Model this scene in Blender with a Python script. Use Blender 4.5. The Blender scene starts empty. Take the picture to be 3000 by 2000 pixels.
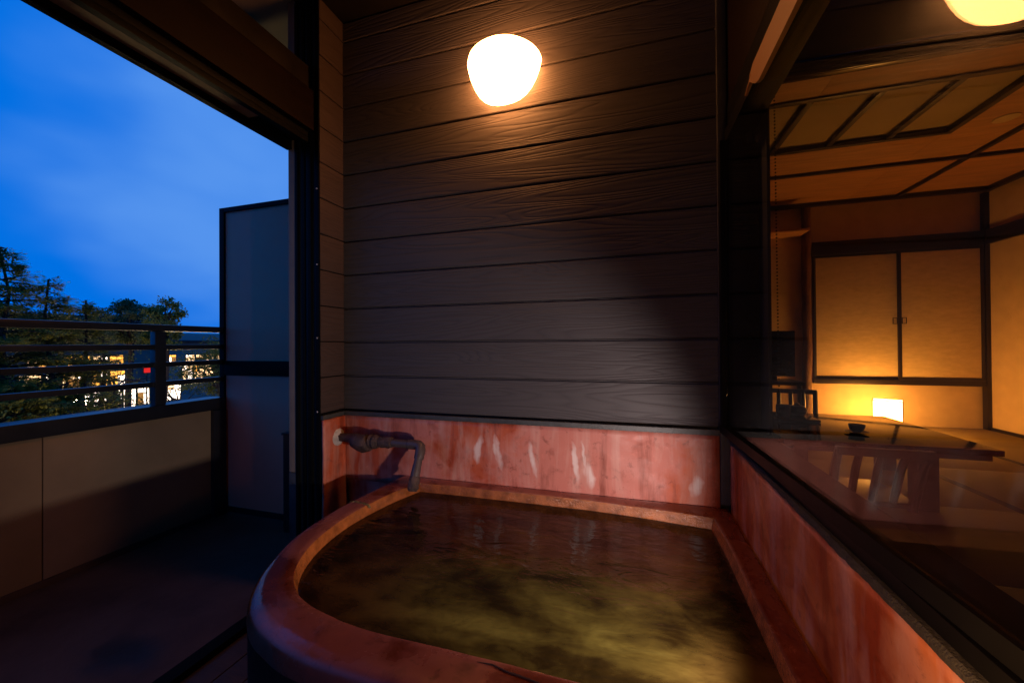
import bpy, bmesh, math, random
from mathutils import Matrix, Vector
R = math.radians
random.seed(7)
scene = bpy.context.scene
C = scene.collection

# ------------------------------------------------------------------ camera
cam_d = bpy.data.cameras.new('camera'); cam = bpy.data.objects.new('camera', cam_d); C.objects.link(cam)
cam_d.sensor_fit = 'HORIZONTAL'; cam_d.sensor_width = 36.0; cam_d.lens = 36.0*1145/3000
cam_d.clip_start = 0.02; cam_d.clip_end = 3000
cam.matrix_world = Matrix.Rotation(R(16.9), 4, 'Z') @ Matrix.Rotation(math.pi/2+math.atan(7/1145), 4, 'X') @ Matrix.Rotation(R(-.40), 4, 'Z')
scene.camera = cam

# ------------------------------------------------------------------ dusk sky
w = bpy.data.worlds.new('World'); scene.world = w; w.use_nodes = True
nt = w.node_tree; nt.nodes.clear()
def wn(t, **k):
    n = nt.nodes.new(t)
    for a, b in k.items(): setattr(n, a, b)
    return n
tc = wn('ShaderNodeTexCoord')
mp = wn('ShaderNodeMapping'); mp.inputs['Scale'].default_value = (1.3, 1.3, 2.6); mp.inputs['Location'].default_value = (.35, .1, .2)
nz = wn('ShaderNodeTexNoise'); nz.inputs['Scale'].default_value = 1.6; nz.inputs['Detail'].default_value = 3.5; nz.inputs['Roughness'].default_value = .5
rp = wn('ShaderNodeValToRGB'); rp.color_ramp.interpolation = 'EASE'
rp.color_ramp.elements[0].position = .61; rp.color_ramp.elements[0].color = (.000, .160, .76, 1)
rp.color_ramp.elements[1].position = .98; rp.color_ramp.elements[1].color = (.090, .295, .85, 1)
vd = wn('ShaderNodeVectorMath', operation='DISTANCE'); vd.inputs[1].default_value = (-.74, .58, .34)      # a thin lavender cloud bank
cl = wn('ShaderNodeMapRange'); cl.inputs[1].default_value = .08; cl.inputs[2].default_value = .50; cl.inputs[3].default_value = .36; cl.inputs[4].default_value = 0.0; cl.interpolation_type = 'SMOOTHSTEP'
ad = wn('ShaderNodeMath', operation='ADD')
L = nt.links.new
L(tc.outputs['Generated'], vd.inputs[0]); L(vd.outputs['Value'], cl.inputs[0]); L(cl.outputs[0], ad.inputs[0]); L(nz.outputs['Fac'], ad.inputs[1])
bg = wn('ShaderNodeBackground'); bg.inputs['Strength'].default_value = 1.0
wo = wn('ShaderNodeOutputWorld')
L = nt.links.new
L(tc.outputs['Generated'], mp.inputs['Vector']); L(mp.outputs[0], nz.inputs['Vector']); L(ad.outputs[0], rp.inputs[0])
L(rp.outputs[0], bg.inputs[0]); L(bg.outputs[0], wo.inputs[0])

# low lamp standing at the near end of the tub (throws the pipe's shadow and the shadow line of the rim on the parapet)
sp = bpy.data.lights.new('tub_spot', 'SPOT'); so = bpy.data.objects.new('tub_spot', sp); C.objects.link(so)
SPOT_P = Vector((.22, .62, -.46)); so.location = SPOT_P
so.rotation_euler = Vector((-.69, .72, .0)).to_track_quat('-Z', 'Y').to_euler()
sp.energy = 31.0; sp.color = (1, .80, .76); sp.spot_size = R(98); sp.spot_blend = .55; sp.shadow_soft_size = .02
# spill of the same lamp on the wall and ledge right beside it
pl = bpy.data.lights.new('tub_spot_spill', 'POINT'); po = bpy.data.objects.new('tub_spot_spill', pl); C.objects.link(po)
po.location = (.20, .36, -.29); pl.energy = 3.3; pl.color = (1, .46, .15); pl.shadow_soft_size = .03

vs = scene.view_settings; vs.view_transform = 'Standard'; vs.look = 'None'; vs.exposure = 0; vs.gamma = 1; vs.use_curve_mapping = False
scene.render.engine = 'CYCLES'
cy = scene.cycles
cy.use_denoising = True
try: cy.denoiser = 'OPENIMAGEDENOISE'
except Exception: pass
cy.max_bounces = 8; cy.transparent_max_bounces = 12; cy.sample_clamp_indirect = 4; cy.caustics_reflective = False; cy.caustics_refractive = False

# ------------------------------------------------------------------ node helpers
class N:
    def __init__(s, name):
        s.m = bpy.data.materials.new(name); s.m.use_nodes = True
        s.t = s.m.node_tree; s.t.nodes.clear()
        s.out = s.t.nodes.new('ShaderNodeOutputMaterial')
    def n(s, t, ins=None, **k):
        x = s.t.nodes.new(t)
        for a, b in k.items(): setattr(x, a, b)
        for a, b in (ins or {}).items():
            if hasattr(b, 'links') and hasattr(b, 'is_output'): s.t.links.new(b, x.inputs[a])
            else: x.inputs[a].default_value = b
        return x
    def math(s, op, a, b=0, c=0, clamp=False):
        x = s.n('ShaderNodeMath', {0: a, 1: b, 2: c}, operation=op); x.use_clamp = clamp; return x.outputs[0]
    def coord(s, scale=(1, 1, 1), rnd=0, loc=(0, 0, 0)):
        v = s.n('ShaderNodeTexCoord').outputs['Object']
        if rnd:
            o = s.n('ShaderNodeObjectInfo').outputs['Random']
            cx = s.n('ShaderNodeCombineXYZ', {0: s.math('MULTIPLY', o, rnd), 1: s.math('MULTIPLY', o, rnd*.37), 2: s.math('MULTIPLY', o, rnd*.71)})
            v = s.n('ShaderNodeVectorMath', {0: v, 1: cx.outputs[0]}, operation='ADD').outputs[0]
        return s.n('ShaderNodeMapping', {'Vector': v, 'Scale': scale, 'Location': loc}).outputs[0]
    def noise(s, vec, scale=5, detail=4, rough=.5, dist=0):
        return s.n('ShaderNodeTexNoise', {'Vector': vec, 'Scale': scale, 'Detail': detail, 'Roughness': rough, 'Distortion': dist}).outputs['Fac']
    def ramp(s, f, stops, inter='LINEAR'):
        x = s.n('ShaderNodeValToRGB', {0: f}); r = x.color_ramp; r.interpolation = inter
        while len(r.elements) < len(stops): r.elements.new(.5)
        for e, (p, c) in zip(r.elements, stops):
            e.position = p; e.color = (c, c, c, 1) if isinstance(c, (int, float)) else (*c, 1)
        return x.outputs[0]
    def mix(s, f, a, b, blend='MIX'):
        x = s.n('ShaderNodeMix', data_type='RGBA', blend_type=blend)
        for k, v in ((0, f), (6, a), (7, b)):
            if hasattr(v, 'is_output'): s.t.links.new(v, x.inputs[k])
            else: x.inputs[k].default_value = (*v, 1) if isinstance(v, tuple) else v
        return x.outputs[2]
    def bump(s, h, strength=.3, dist=.01, normal=None):
        d = {'Height': h, 'Strength': strength, 'Distance': dist}
        if normal is not None: d['Normal'] = normal
        return s.n('ShaderNodeBump', d).outputs[0]
    def bsdf(s, col, rough=.5, normal=None, spec=.5, metal=0, **kw):
        d = {'Base Color': (*col, 1) if isinstance(col, tuple) else col, 'Roughness': rough, 'Specular IOR Level': spec, 'Metallic': metal}
        if normal is not None: d['Normal'] = normal
        d.update(kw)
        b = s.n('ShaderNodeBsdfPrincipled', d)
        return b.outputs[0]
    def done(s, sh):
        s.t.links.new(sh, s.out.inputs['Surface']); return s.m

M = {}
def plain(name, col, rough=.5, var=.25, nscale=9, bump=.15, spec=.5, metal=0, stretch=(1, 1, 1), bdist=.003):
    x = N(name); v = x.coord(stretch, rnd=13)
    f = x.noise(v, nscale, 6, .6)
    c = x.mix(x.ramp(f, [(.3, 0), (.7, 1)]), tuple(a*(1-var) for a in col), tuple(min(1, a*(1+var)) for a in col))
    f2 = x.noise(v, nscale*7, 3, .6)
    r = x.math('MULTIPLY_ADD', f, .25, rough-.12, clamp=True)
    M[name] = x.done(x.bsdf(c, r, x.bump(f2, bump, bdist), spec, metal))
    return M[name]

def siding(name, axis, col, spec=.35):
    x = N(name)
    st = [8.5, 8.5, 8.5]; st[axis] = .55
    v = x.coord(tuple(st), rnd=61)
    f = x.noise(v, 1.15, 2.0, .42, .35)
    g = x.math('PINGPONG', x.math('MULTIPLY', f, 27), .5)          # contour lines of a long stretched noise = flat-sawn grain
    st2 = [170, 170, 170]; st2[axis] = 4
    fine = x.noise(x.coord(tuple(st2), rnd=31), 1.0, 3, .6)
    broad = x.noise(x.coord((1.6, 1.6, 1.6), rnd=3), 1.4, 4, .55)
    gg = x.ramp(g, [(0, 0), (.22, .75), (.5, 1)])
    h = x.math('MULTIPLY_ADD', fine, .35, gg)
    c = x.mix(gg, tuple(a*.80 for a in col), col)
    c = x.mix(x.ramp(broad, [(.35, 0), (.68, .55)]), c, tuple(a*b for a, b in zip(col, (.76, .76, .78))))
    c = x.mix(x.ramp(fine, [(.3, .0), (.75, .35)]), c, tuple(a*1.35 for a in col))
    M[name] = x.done(x.bsdf(c, x.math('MULTIPLY_ADD', fine, .2, .42), x.bump(h, .48, .0022), spec))

def plaster(name, a, b, pink, rough, drip=True, wet=0):
    x = N(name); v = x.coord()
    f = x.noise(v, 4.2, 7, .62, .6); f2 = x.noise(v, 13, 5, .6, .3); f3 = x.noise(v, 2.2, 4, .5)
    vs_ = x.coord((9, 9, 1.3)); streak = x.noise(vs_, 1.6, 5, .62, .4)
    c = x.mix(x.ramp(f, [(.38, 0), (.62, 1)]), a, b)
    c = x.mix(x.ramp(x.math('MULTIPLY_ADD', f2, .22, x.math('MULTIPLY', f3, .88)), [(.50, 0), (.565, .95)]), c, pink)
    c = x.mix(x.ramp(f2, [(.56, 0), (.7, .55)]), c, tuple(q*.5 for q in a))
    f4 = x.noise(v, 31, 4, .7, .4)
    c = x.mix(x.ramp(f4, [(.60, 0), (.70, .5)]), c, tuple(q*.35 for q in a))
    c = x.mix(x.ramp(f4, [(.28, .35), (.40, 0)]), c, tuple(min(1, q*1.35) for q in pink))
    dry = x.ramp(f, [(.47, 0), (.56, 1)])
    rr = x.math('MULTIPLY_ADD', dry, .24, x.math('MULTIPLY_ADD', f2, .2, rough-.12), clamp=True)
    if drip:
        c = x.mix(x.ramp(streak, [(.50, 0), (.66, .34)]), c, (.62, .42, .34))
        c = x.mix(x.ramp(streak, [(.34, .65), (.45, 0)]), c, tuple(q*.45 for q in a))
        sx = x.n('ShaderNodeSeparateXYZ', {0: x.n('ShaderNodeTexCoord').outputs['Object']})
        sn = x.noise(x.coord((34, 34, 7)), 1.0, 5, .65, .5)
        # lime runs: narrow drips, each with its own ragged outline
        sn2 = x.noise(x.coord((90, 90, 5)), 1.0, 5, .7, .3)
        wob = x.math('MULTIPLY_ADD', x.noise(x.coord((1, 1, 16)), 1.0, 2, .5), .05, -.025)
        tot = None
        for (px, pz, wx, wz, sl) in LIME:
            zr = x.math('SUBTRACT', sx.outputs[2], pz)
            dx = x.math('DIVIDE', x.math('SUBTRACT', x.math('MULTIPLY_ADD', zr, -sl, x.math('ADD', sx.outputs[0], wob)), px), wx)
            dz = x.math('DIVIDE', zr, wz)
            d2 = x.math('ADD', x.math('MULTIPLY', dx, dx), x.math('MULTIPLY', dz, dz))
            mk = x.math('SUBTRACT', 1.0, d2, clamp=True)
            tot = mk if tot is None else x.math('MAXIMUM', tot, mk)
        msk = x.ramp(x.math('MULTIPLY', tot, x.math('MULTIPLY', sn, x.math('MULTIPLY', sn2, 2.0))), [(.10, 0), (.50, .72)])
        c = x.mix(msk, c, (.74, .62, .56))
    h = x.math('MULTIPLY_ADD', f2, .5, f)
    M[name] = x.done(x.bsdf(c, rr, x.bump(h, .35, .006), .5))
LIME = [(-.592, -.425, .020, .070, .16), (-.512, -.43, .019, .085, -.20), (-.372, -.445, .014, .080, -.2),
        (-.205, -.45, .014, .095, -.14), (-.155, -.49, .026, .058, -.18), (-.172, -.43, .008, .085, -.16), (.205, -.495, .026, .045, .2)]

siding('siding_x', 0, (.068, .061, .061), .2)
siding('siding_y', 1, (.062, .044, .040), .15)
plaster('red_plaster', (.33, .052, .019), (.50, .105, .040), (.50, .165, .120), .46)
plaster('red_tub', (.070, .011, .004), (.150, .031, .009), (.235, .074, .050), .16, drip=False)
plaster('red_plaster_side', (.30, .046, .013), (.54, .175, .045), (.52, .215, .10), .38)
plain('tub_outer', (.030, .013, .010), .6, .4, 8, .3, spec=.15)
plain('black_alu', (.0045, .0048, .005), .5, .3, 6, .05, spec=.06)
plain('black_wood', (.012, .009, .007), .5, .4, 8, .2, spec=.15)
plain('beam_wood', (.008, .0035, .0022), .6, .35, 6, .3, spec=.08, stretch=(8, 1, 8))
plain('tan_board', (.24, .17, .11), .65, .15, 14, .2)
plain('flashing', (.045, .047, .046), .5, .4, 14, .4)
plain('mortar', (.024, .024, .019), .9, .45, 30, .8, bdist=.006)
plain('rail_metal', (.020, .021, .024), .32, .25, 6, .06)
plain('parapet', (.29, .21, .125), .8, .22, 2.2, .5, bdist=.002)
plain('partition_board', (.88, .31, .20), .6, .06, 3, .1)
plain('concrete', (.080, .048, .031), .75, .45, 2.6, .5, bdist=.004)
def damp():
    x = N('damp_concrete'); v = x.coord(); f = x.noise(v, 2.4, 6, .62, .4); f2 = x.noise(v, 24, 4, .6)
    d = x.n('ShaderNodeVectorMath', {0: x.n('ShaderNodeMapping', {'Vector': v, 'Scale': (1.0, 1.7, 0)}).outputs[0], 1: (-1.66, 1.51, 0)}, operation='DISTANCE').outputs['Value']
    m = x.ramp(x.math('MULTIPLY_ADD', x.noise(v, 11, 4, .6, .5), .16, d), [(.15, .9), (.25, 0)])
    c = x.mix(x.ramp(f, [(.32, 0), (.68, 1)]), (.050, .029, .019), (.125, .078, .052))
    c = x.mix(m, c, (.014, .010, .008))
    M['damp_concrete'] = x.done(x.bsdf(c, x.math('MULTIPLY_ADD', m, -.35, .72), x.bump(f2, .5, .004), .4))
damp()
plain('deck', (.055, .032, .020), .6, .4, 7, .4, stretch=(1, 9, 1))
plain('dark_ceiling', (.012, .010, .009), .7, .3, 6, .2, spec=.1)
plain('soffit', (.22, .18, .12), .8, .1, 5, .2)
plain('pipe_scale', (.060, .034, .028), .62, .55, 38, .9, bdist=.006)
plain('pipe_pvc', (.060, .044, .043), .45, .25, 24, .4, bdist=.002)
plain('lime', (.62, .57, .52), .8, .25, 40, .9, bdist=.008)
plain('moss', (.17, .15, .055), .9, .6, 60, 1, bdist=.006)
plain('amber_edge', (.27, .080, .018), .20, .45, 26, .8, bdist=.004)  # inner lip of the tub, more orange than the rest of the rim
plain('crack', (.03, .012, .008), .8)
plain('chip', (.50, .20, .09), .6, .3, 30, .5)
plain('brass', (.28, .16, .045), .38, .2, 8, .05)
plain('blind_slat', (.23, .095, .014), .55, .08, 6, .1, stretch=(6, 1, 6))
plain('fusuma_paper', (.62, .47, .25), .8, .11, 13, .15, stretch=(1, 1, 2.6))
plain('room_plaster', (.58, .42, .24), .9, .08, 8, .3)
plain('ceiling_wood', (.50, .25, .10), .55, .22, 3, .25, stretch=(1, 9, 9))
plain('ceiling_panel', (.42, .33, .17), .7, .08, 4, .1)
plain('lacquer', (.040, .016, .009), .10, .3, 5, .03)
plain('table_lacquer', (.050, .020, .009), .07, .2, 5, .02, spec=1.0)
plain('dark_frame', (.016, .010, .007), .4, .3, 8, .1)
plain('log', (.17, .075, .03), .5, .5, 8, .8, stretch=(4, 4, .8), bdist=.01)
plain('tatami', (.24, .17, .065), .8, .12, 12, .4, stretch=(1, 30, 1))
plain('tatami_edge', (.03, .026, .02), .8)
plain('ceramic', (.05, .045, .05), .3, .3, 20, .1)
plain('tv_black', (.006, .007, .008), .25)
plain('dark_wall', (.012, .013, .012), .6)
plain('bark', (.045, .033, .024), .9, .4, 20, .8, stretch=(1, 1, .3), bdist=.02)
plain('house_wall', (.16, .12, .10), .85, .2, .8, .2)
plain('house_wall_pale', (.24, .20, .17), .85, .2, .8, .2)
plain('house_roof', (.10, .035, .028), .7, .3, 1.2, .3)
plain('ground', (.055, .06, .04), .95, .4, .6, .5)
plain('road', (.05, .05, .052), .85, .2, 3, .3)

def leaf_mat(name, a, b):
    x = N(name); o = x.n('ShaderNodeTexCoord').outputs['Object']
    f = x.noise(o, 1.8, 3, .6)
    c = x.mix(f, a, b)
    p = x.bsdf(c, .6, None, .3)
    t = x.n('ShaderNodeBsdfTranslucent', {0: c}).outputs[0]
    M[name] = x.done(x.n('ShaderNodeMixShader', {0: .35, 1: p, 2: t}).outputs[0])
leaf_mat('needles', (.13, .15, .022), (.26, .23, .04))
leaf_mat('leaves', (.10, .14, .025), (.19, .21, .04))
leaf_mat('leaves_dark', (.06, .09, .028), (.11, .13, .04))

def emis(name, col, strength):
    x = N(name); M[name] = x.done(x.n('ShaderNodeEmission', {0: (*col, 1), 1: strength}).outputs[0])
emis('lamp_glow', (1, .36, .100), 38)
emis('lantern_glow', (1, .40, .070), 40)
emis('garden_glow', (1, .66, .34), 110)
emis('tree_fill_glow', (1, .70, .32), 300)
emis('win_orange', (1, .42, .06), 2.6)
emis('win_peach', (1, .60, .28), 3.2)
emis('win_white', (1, .78, .60), 5.0)
emis('win_dim', (1, .45, .12), .45)
emis('win_red', (1, .03, .03), .75)

def glass():
    x = N('window_glass')
    v = x.coord((1, 1, 1))
    ge = x.n('ShaderNodeNewGeometry')
    dt = x.n('ShaderNodeVectorMath', {0: ge.outputs['Normal'], 1: ge.outputs['Incoming']}, operation='DOT_PRODUCT').outputs['Value']
    f = x.math('MULTIPLY_ADD', x.math('POWER', x.math('SUBTRACT', 1.0, x.math('ABSOLUTE', dt)), 5.0), .38, .038, clamp=True)
    g = x.n('ShaderNodeBsdfGlossy', {'Color': (.95, .97, .96, 1), 'Roughness': .015}).outputs[0]
    t = x.n('ShaderNodeBsdfTransparent', {'Color': (.97, .98, .97, 1)}).outputs[0]
    M['window_glass'] = x.done(x.n('ShaderNodeMixShader', {0: f, 1: t, 2: g}).outputs[0])
glass()

def water():
    x = N('murky_water')
    v = x.coord((1, 1.7, 1)); f = x.noise(v, 2.4, 3, .5, 1.4); f2 = x.noise(v, 6.5, 3, .5, 1.0); f3 = x.noise(x.coord((1, 1, 1), loc=(4, 2, 1)), 1.9, 2, .5, .6)
    # amber-brown water, with the low lamp's gold glow painted into its colour
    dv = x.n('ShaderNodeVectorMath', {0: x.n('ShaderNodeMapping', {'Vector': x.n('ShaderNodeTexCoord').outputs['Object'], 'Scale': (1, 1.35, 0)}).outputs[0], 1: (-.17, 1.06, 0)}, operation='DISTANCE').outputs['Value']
    lit_patch = x.n('ShaderNodeMapRange', {0: x.math('MULTIPLY_ADD', f3, .45, x.math('SUBTRACT', dv, .22)), 1: .06, 2: .46, 3: 1.0, 4: 0.0}, interpolation_type='SMOOTHSTEP').outputs[0]
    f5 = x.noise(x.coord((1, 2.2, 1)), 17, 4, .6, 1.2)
    water_mottle = x.math('MULTIPLY_ADD', f5, .12, x.math('MULTIPLY_ADD', f2, .36, x.math('MULTIPLY', f, .60)))
    base = x.ramp(water_mottle, [(.40, (.003, .0012, .0006)), (.49, (.009, .004, .0012)), (.58, (.026, .011, .003)), (.70, (.055, .025, .006))])
    gold = x.ramp(water_mottle, [(.40, (.006, .004, .001)), (.48, (.015, .009, .002)), (.57, (.042, .031, .006)), (.68, (.085, .069, .014))])
    c = x.mix(lit_patch, base, gold)
    rip = x.noise(x.coord((1, 1.8, 1)), 11, 3, .5, .6)
    rip2 = x.noise(x.coord((1, 1.4, 1)), 34, 2, .5, .4)
    h = x.math('MULTIPLY_ADD', rip2, .22, rip)
    nrm = x.bump(h, .17, .02)
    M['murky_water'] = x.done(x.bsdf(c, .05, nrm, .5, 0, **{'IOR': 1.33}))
water()

# ------------------------------------------------------------------ mesh helpers
def link(name, me, mat, parent=None):
    o = bpy.data.objects.new(name, me); C.objects.link(o)
    if mat is not None: me.materials.append(M[mat] if isinstance(mat, str) else mat)
    if parent is not None: o.parent = parent
    return o
def tag(o, label=None, cat=None, group=None, kind=None):
    for k, v in (('label', label), ('category', cat), ('group', group), ('kind', kind)):
        if v: o[k] = v
    return o
def thing(name, label, cat, group=None, loc=(0, 0, 0)):
    o = bpy.data.objects.new(name, None); C.objects.link(o); o.empty_display_size = .1
    return tag(o, label, cat, group)
def smooth(me, ang=40):
    for p in me.polygons: p.use_smooth = True
    try: me.set_sharp_from_angle(angle=R(ang))
    except Exception: pass
def bm_box(bm, x0, x1, y0, y1, z0, z1, bev=0):
    vs_ = [bm.verts.new(p) for p in ((x0,y0,z0),(x1,y0,z0),(x1,y1,z0),(x0,y1,z0),(x0,y0,z1),(x1,y0,z1),(x1,y1,z1),(x0,y1,z1))]
    fs = [bm.faces.new([vs_[i] for i in f]) for f in ((3,2,1,0),(4,5,6,7),(0,1,5,4),(1,2,6,5),(2,3,7,6),(3,0,4,7))]
    if bev:
        es = list({e for f in fs for e in f.edges})
        bmesh.ops.bevel(bm, geom=es, offset=bev, segments=2, affect='EDGES', profile=.7)
def to_obj(bm, name, mat, parent=None, sm=True):
    bmesh.ops.recalc_face_normals(bm, faces=bm.faces)
    me = bpy.data.meshes.new(name); bm.to_mesh(me); bm.free()
    if sm: smooth(me, 35)
    return link(name, me, mat, parent)
def box(name, x0, x1, y0, y1, z0, z1, mat, parent=None, bev=.002):
    bm = bmesh.new(); b = min(bev, .45*min(abs(x1-x0), abs(y1-y0), abs(z1-z0)))
    bm_box(bm, min(x0,x1), max(x0,x1), min(y0,y1), max(y0,y1), min(z0,z1), max(z0,z1), b)
    return to_obj(bm, name, mat, parent)
def boxes(name, lst, mat, parent=None, bev=.002):
    bm = bmesh.new()
    for b in lst: bm_box(bm, *b, bev)
    return to_obj(bm, name, mat, parent)
def bm_tube(bm, pts, rad, seg=14, cap=True, jit=0):
    rings = []; pts = [Vector(p) for p in pts]
    up = Vector((0, 0, 1))
    prev = None
    for i, p in enumerate(pts):
        t = (pts[min(i+1, len(pts)-1)] - pts[max(i-1, 0)]).normalized()
        if prev is None:
            a = t.cross(up if abs(t.z) < .9 else Vector((1, 0, 0))).normalized()
        else: a = (prev - t*prev.dot(t)).normalized()
        prev = a; b = t.cross(a)
        r = rad[i] if isinstance(rad, (list, tuple)) else rad
        rings.append([bm.verts.new(p + (a*math.cos(k*2*math.pi/seg) + b*math.sin(k*2*math.pi/seg))*r*(1+random.uniform(-jit, jit))) for k in range(seg)])
    for i in range(len(rings)-1):
        for k in range(seg):
            bm.faces.new((rings[i][k], rings[i][(k+1) % seg], rings[i+1][(k+1) % seg], rings[i+1][k]))
    if cap:
        bm.faces.new(rings[0][::-1]); bm.faces.new(rings[-1])
def tube(name, pts, rad, mat, parent=None, seg=14, jit=0):
    bm = bmesh.new(); bm_tube(bm, pts, rad, seg, True, jit); return to_obj(bm, name, mat, parent)
def lathe(name, prof, mat, parent=None, seg=32, center=(0, 0, 0), a0=0, a1=2*math.pi, sy=1.0):
    bm = bmesh.new(); full = abs(a1-a0-2*math.pi) < 1e-6; n = seg if full else seg+1; rings = []
    for r, z in prof:
        rings.append([bm.verts.new((center[0]+r*math.cos(a0+(a1-a0)*k/seg), center[1]+r*sy*math.sin(a0+(a1-a0)*k/seg), center[2]+z)) for k in range(n)])
    for i in range(len(rings)-1):
        for k in range(seg if full else seg):
            k2 = (k+1) % n
            bm.faces.new((rings[i][k], rings[i][k2], rings[i+1][k2], rings[i+1][k]))
    bm.faces.new(rings[0][::-1]); bm.faces.new(rings[-1])
    bmesh.ops.remove_doubles(bm, verts=bm.verts, dist=1e-5)
    return to_obj(bm, name, mat, parent)
def prism(name, poly, axis, d0, d1, mat, parent=None):
    """poly: 2-D outline, extruded along axis from d0 to d1"""
    def P(a, b, d): return {'X': (d, a, b), 'Y': (a, d, b), 'Z': (a, b, d)}[axis]
    bm = bmesh.new()
    A = [bm.verts.new(P(a, b, d0)) for a, b in poly]; B = [bm.verts.new(P(a, b, d1)) for a, b in poly]
    n = len(poly); bm.faces.new(A); bm.faces.new(B[::-1])
    for i in range(n): bm.faces.new((A[i], B[i], B[(i+1) % n], A[(i+1) % n]))
    return to_obj(bm, name, mat, parent)

# ------------------------------------------------------------------ the setting: floors, ground
FZ = -1.04
YB, XL, XR = 1.48, -1.25, .315
Y0 = -1.4                                            # end of the bay behind the camera
tag(box('ground', -900, 900, -900, 900, -6.3, -6.0, 'ground', bev=0), kind='structure')
tag(box('road', -36, -31, -300, 300, -6.1, -5.99, 'road', bev=0), kind='structure')
tag(box('balcony_floor', -2.53, -1.40, Y0, 1.95, FZ-.2, FZ, 'damp_concrete'), kind='structure')
df = tag(bpy.data.objects.new('deck_floor', None), kind='structure'); C.objects.link(df)
for i in range(18):
    x0 = -1.345 + i*.095
    if x0 > .30: break
    box('plank', x0, min(x0+.091, .33), Y0, 1.50, FZ-.03, FZ, 'deck', df, .003)
tag(box('bay_ceiling', -1.37, .40, Y0, 1.62, 1.475, 1.55, 'dark_ceiling'), kind='structure')
tag(box('soffit', -2.44, -1.38, Y0, 2.6, 1.50, 1.56, 'soffit'), kind='structure')

# ------------------------------------------------------------------ back wall of the bay
PITCH = .152
def course(z0, k): return z0 + k*PITCH
bw = thing('siding_wall', 'dark brown wood-grain siding wall behind the tub, carrying the lit lamp', 'wall')
box('backing', XL-.15, XR+.1, YB+.022, YB+.12, FZ, 1.6, 'dark_wall', bw)
random.seed(3)
for k in range(12):
    z0 = course(-.289, k); z1 = min(z0+PITCH, 1.474)
    if z1-z0 < .02: break
    bm = bmesh.new(); g = .0035
    # profile in (y,z): a shiplap board with a chamfered top and a drip lip at the bottom
    pr = [(YB+.02, z0+.001), (YB+.002, z0+.001), (YB, z0+.004), (YB+.0008, z1-.0095), (YB+.002, z1-.0075), (YB+.007, z1-.0050), (YB+.008, z1-.001), (YB+.02, z1-.001)]
    x0, x1 = XL+.001, .286
    A = [bm.verts.new((x0, y, z)) for y, z in pr]; B = [bm.verts.new((x1, y, z)) for y, z in pr]
    n = len(pr); bm.faces.new(A); bm.faces.new(B[::-1])
    for i in range(n): bm.faces.new((A[i], B[i], B[(i+1) % n], A[(i+1) % n]))
    to_obj(bm, 'siding_board', 'siding_x', bw, False)
box('flashing', XL+.001, .286, YB-.012, YB+.02, -.316, -.297, 'flashing', bw)
# red plaster dado
bm = bmesh.new(); nx, nzz = 60, 12
pd = thing('red_plaster_dado', 'salmon red plaster band under the siding, streaked with white lime', 'wall panel')
def sheet(name, P, nu, nv, mat, parent, amp, th):
    bm = bmesh.new(); random.seed(5); V = []
    for j in range(nv+1):
        V.append([bm.verts.new(P(i/nu, j/nv, (math.sin(i*.9+j*1.3)*.4+random.uniform(-1, 1)*.6)*amp)) for i in range(nu+1)])
    for j in range(nv):
        for i in range(nu): bm.faces.new((V[j][i], V[j][i+1], V[j+1][i+1], V[j+1][i]))
    o = to_obj(bm, name, mat, parent)
    m = o.modifiers.new('s', 'SOLIDIFY'); m.thickness = th; m.offset = -1
    return o
sheet('plaster_face', lambda u, v, d: (XL+u*(.285-XL), YB+.004-d, -.60+v*(-.316+.60)), 60, 14, 'red_plaster', pd, .0016, .012)
box('plaster_base', XL, .285, YB+.012, YB+.022, FZ, -.317, 'red_plaster', pd)
box('corner_pilaster', .2865, .3145, YB-.018, YB+.05, -.545, 1.474, 'flashing', pd)
bpy.data.objects['corner_pilaster']['label'] = 'dark weathered corner strip'

# left return wall
lw = thing('return_wall', 'narrow siding return wall left of the tub with red plaster foot', 'wall')
box('backing', XL-.12, XL-.02, 1.345, YB+.1, FZ, 1.6, 'dark_wall', lw)
for k in range(12):
    z0 = course(-.289, k); z1 = min(z0+PITCH, 1.474)
    if z1-z0 < .02: break
    box('siding_board', XL-.02, XL, 1.341, YB+.015, z0+.002, z1-.002, 'siding_y', lw, .004)
box('flashing', XL-.02, XL+.010, 1.341, YB-.013, -.316, -.297, 'flashing', lw)
sheet('plaster_face', lambda u, v, d: (XL+.003+d, 1.341+u*(YB-1.341), -1.03+v*(-.317+1.03)), 10, 20, 'red_plaster', lw, .0015, .012)

# ------------------------------------------------------------------ sliding door jamb, header on the balcony side
jb = thing('door_jamb', 'black aluminium sliding door jamb left of the return wall', 'door frame')
boxes('frame_profile', [(-1.377, -1.252, 1.352, 1.50, FZ+.002, 1.473), (-1.272, -1.2515, 1.336, 1.351, FZ+.002, 1.473), (-1.312, -1.292, 1.334, 1.351, FZ+.002, 1.473), (-1.345, -1.331, 1.340, 1.351, FZ+.002, 1.473), (-1.377, -1.363, 1.334, 1.351, FZ+.002, 1.473)], 'black_alu', jb)
box('timber_strip', -1.416, -1.378, 1.338, 1.42, -.545, 1.49, 'tan_board', jb, .002)
box('plinth_block', -1.416, -1.378, 1.336, 1.42, FZ+.002, -.547, 'flashing', jb, .003)
for z in (.66, .34, .03, -.28):
    o = lathe('screw', [(0, 0), (.0035, 0), (.0035, .002), (0, .0025)], 'lime', jb, 8); o.rotation_euler = (R(90), 0, 0); o.location = (-1.262, 1.3355, z)
tag(lathe('stray', [(0, 0), (.001, 0), (0, .001)], 'lime', jb, 4), None); bpy.data.objects.remove(bpy.data.objects['stray'])

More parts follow.
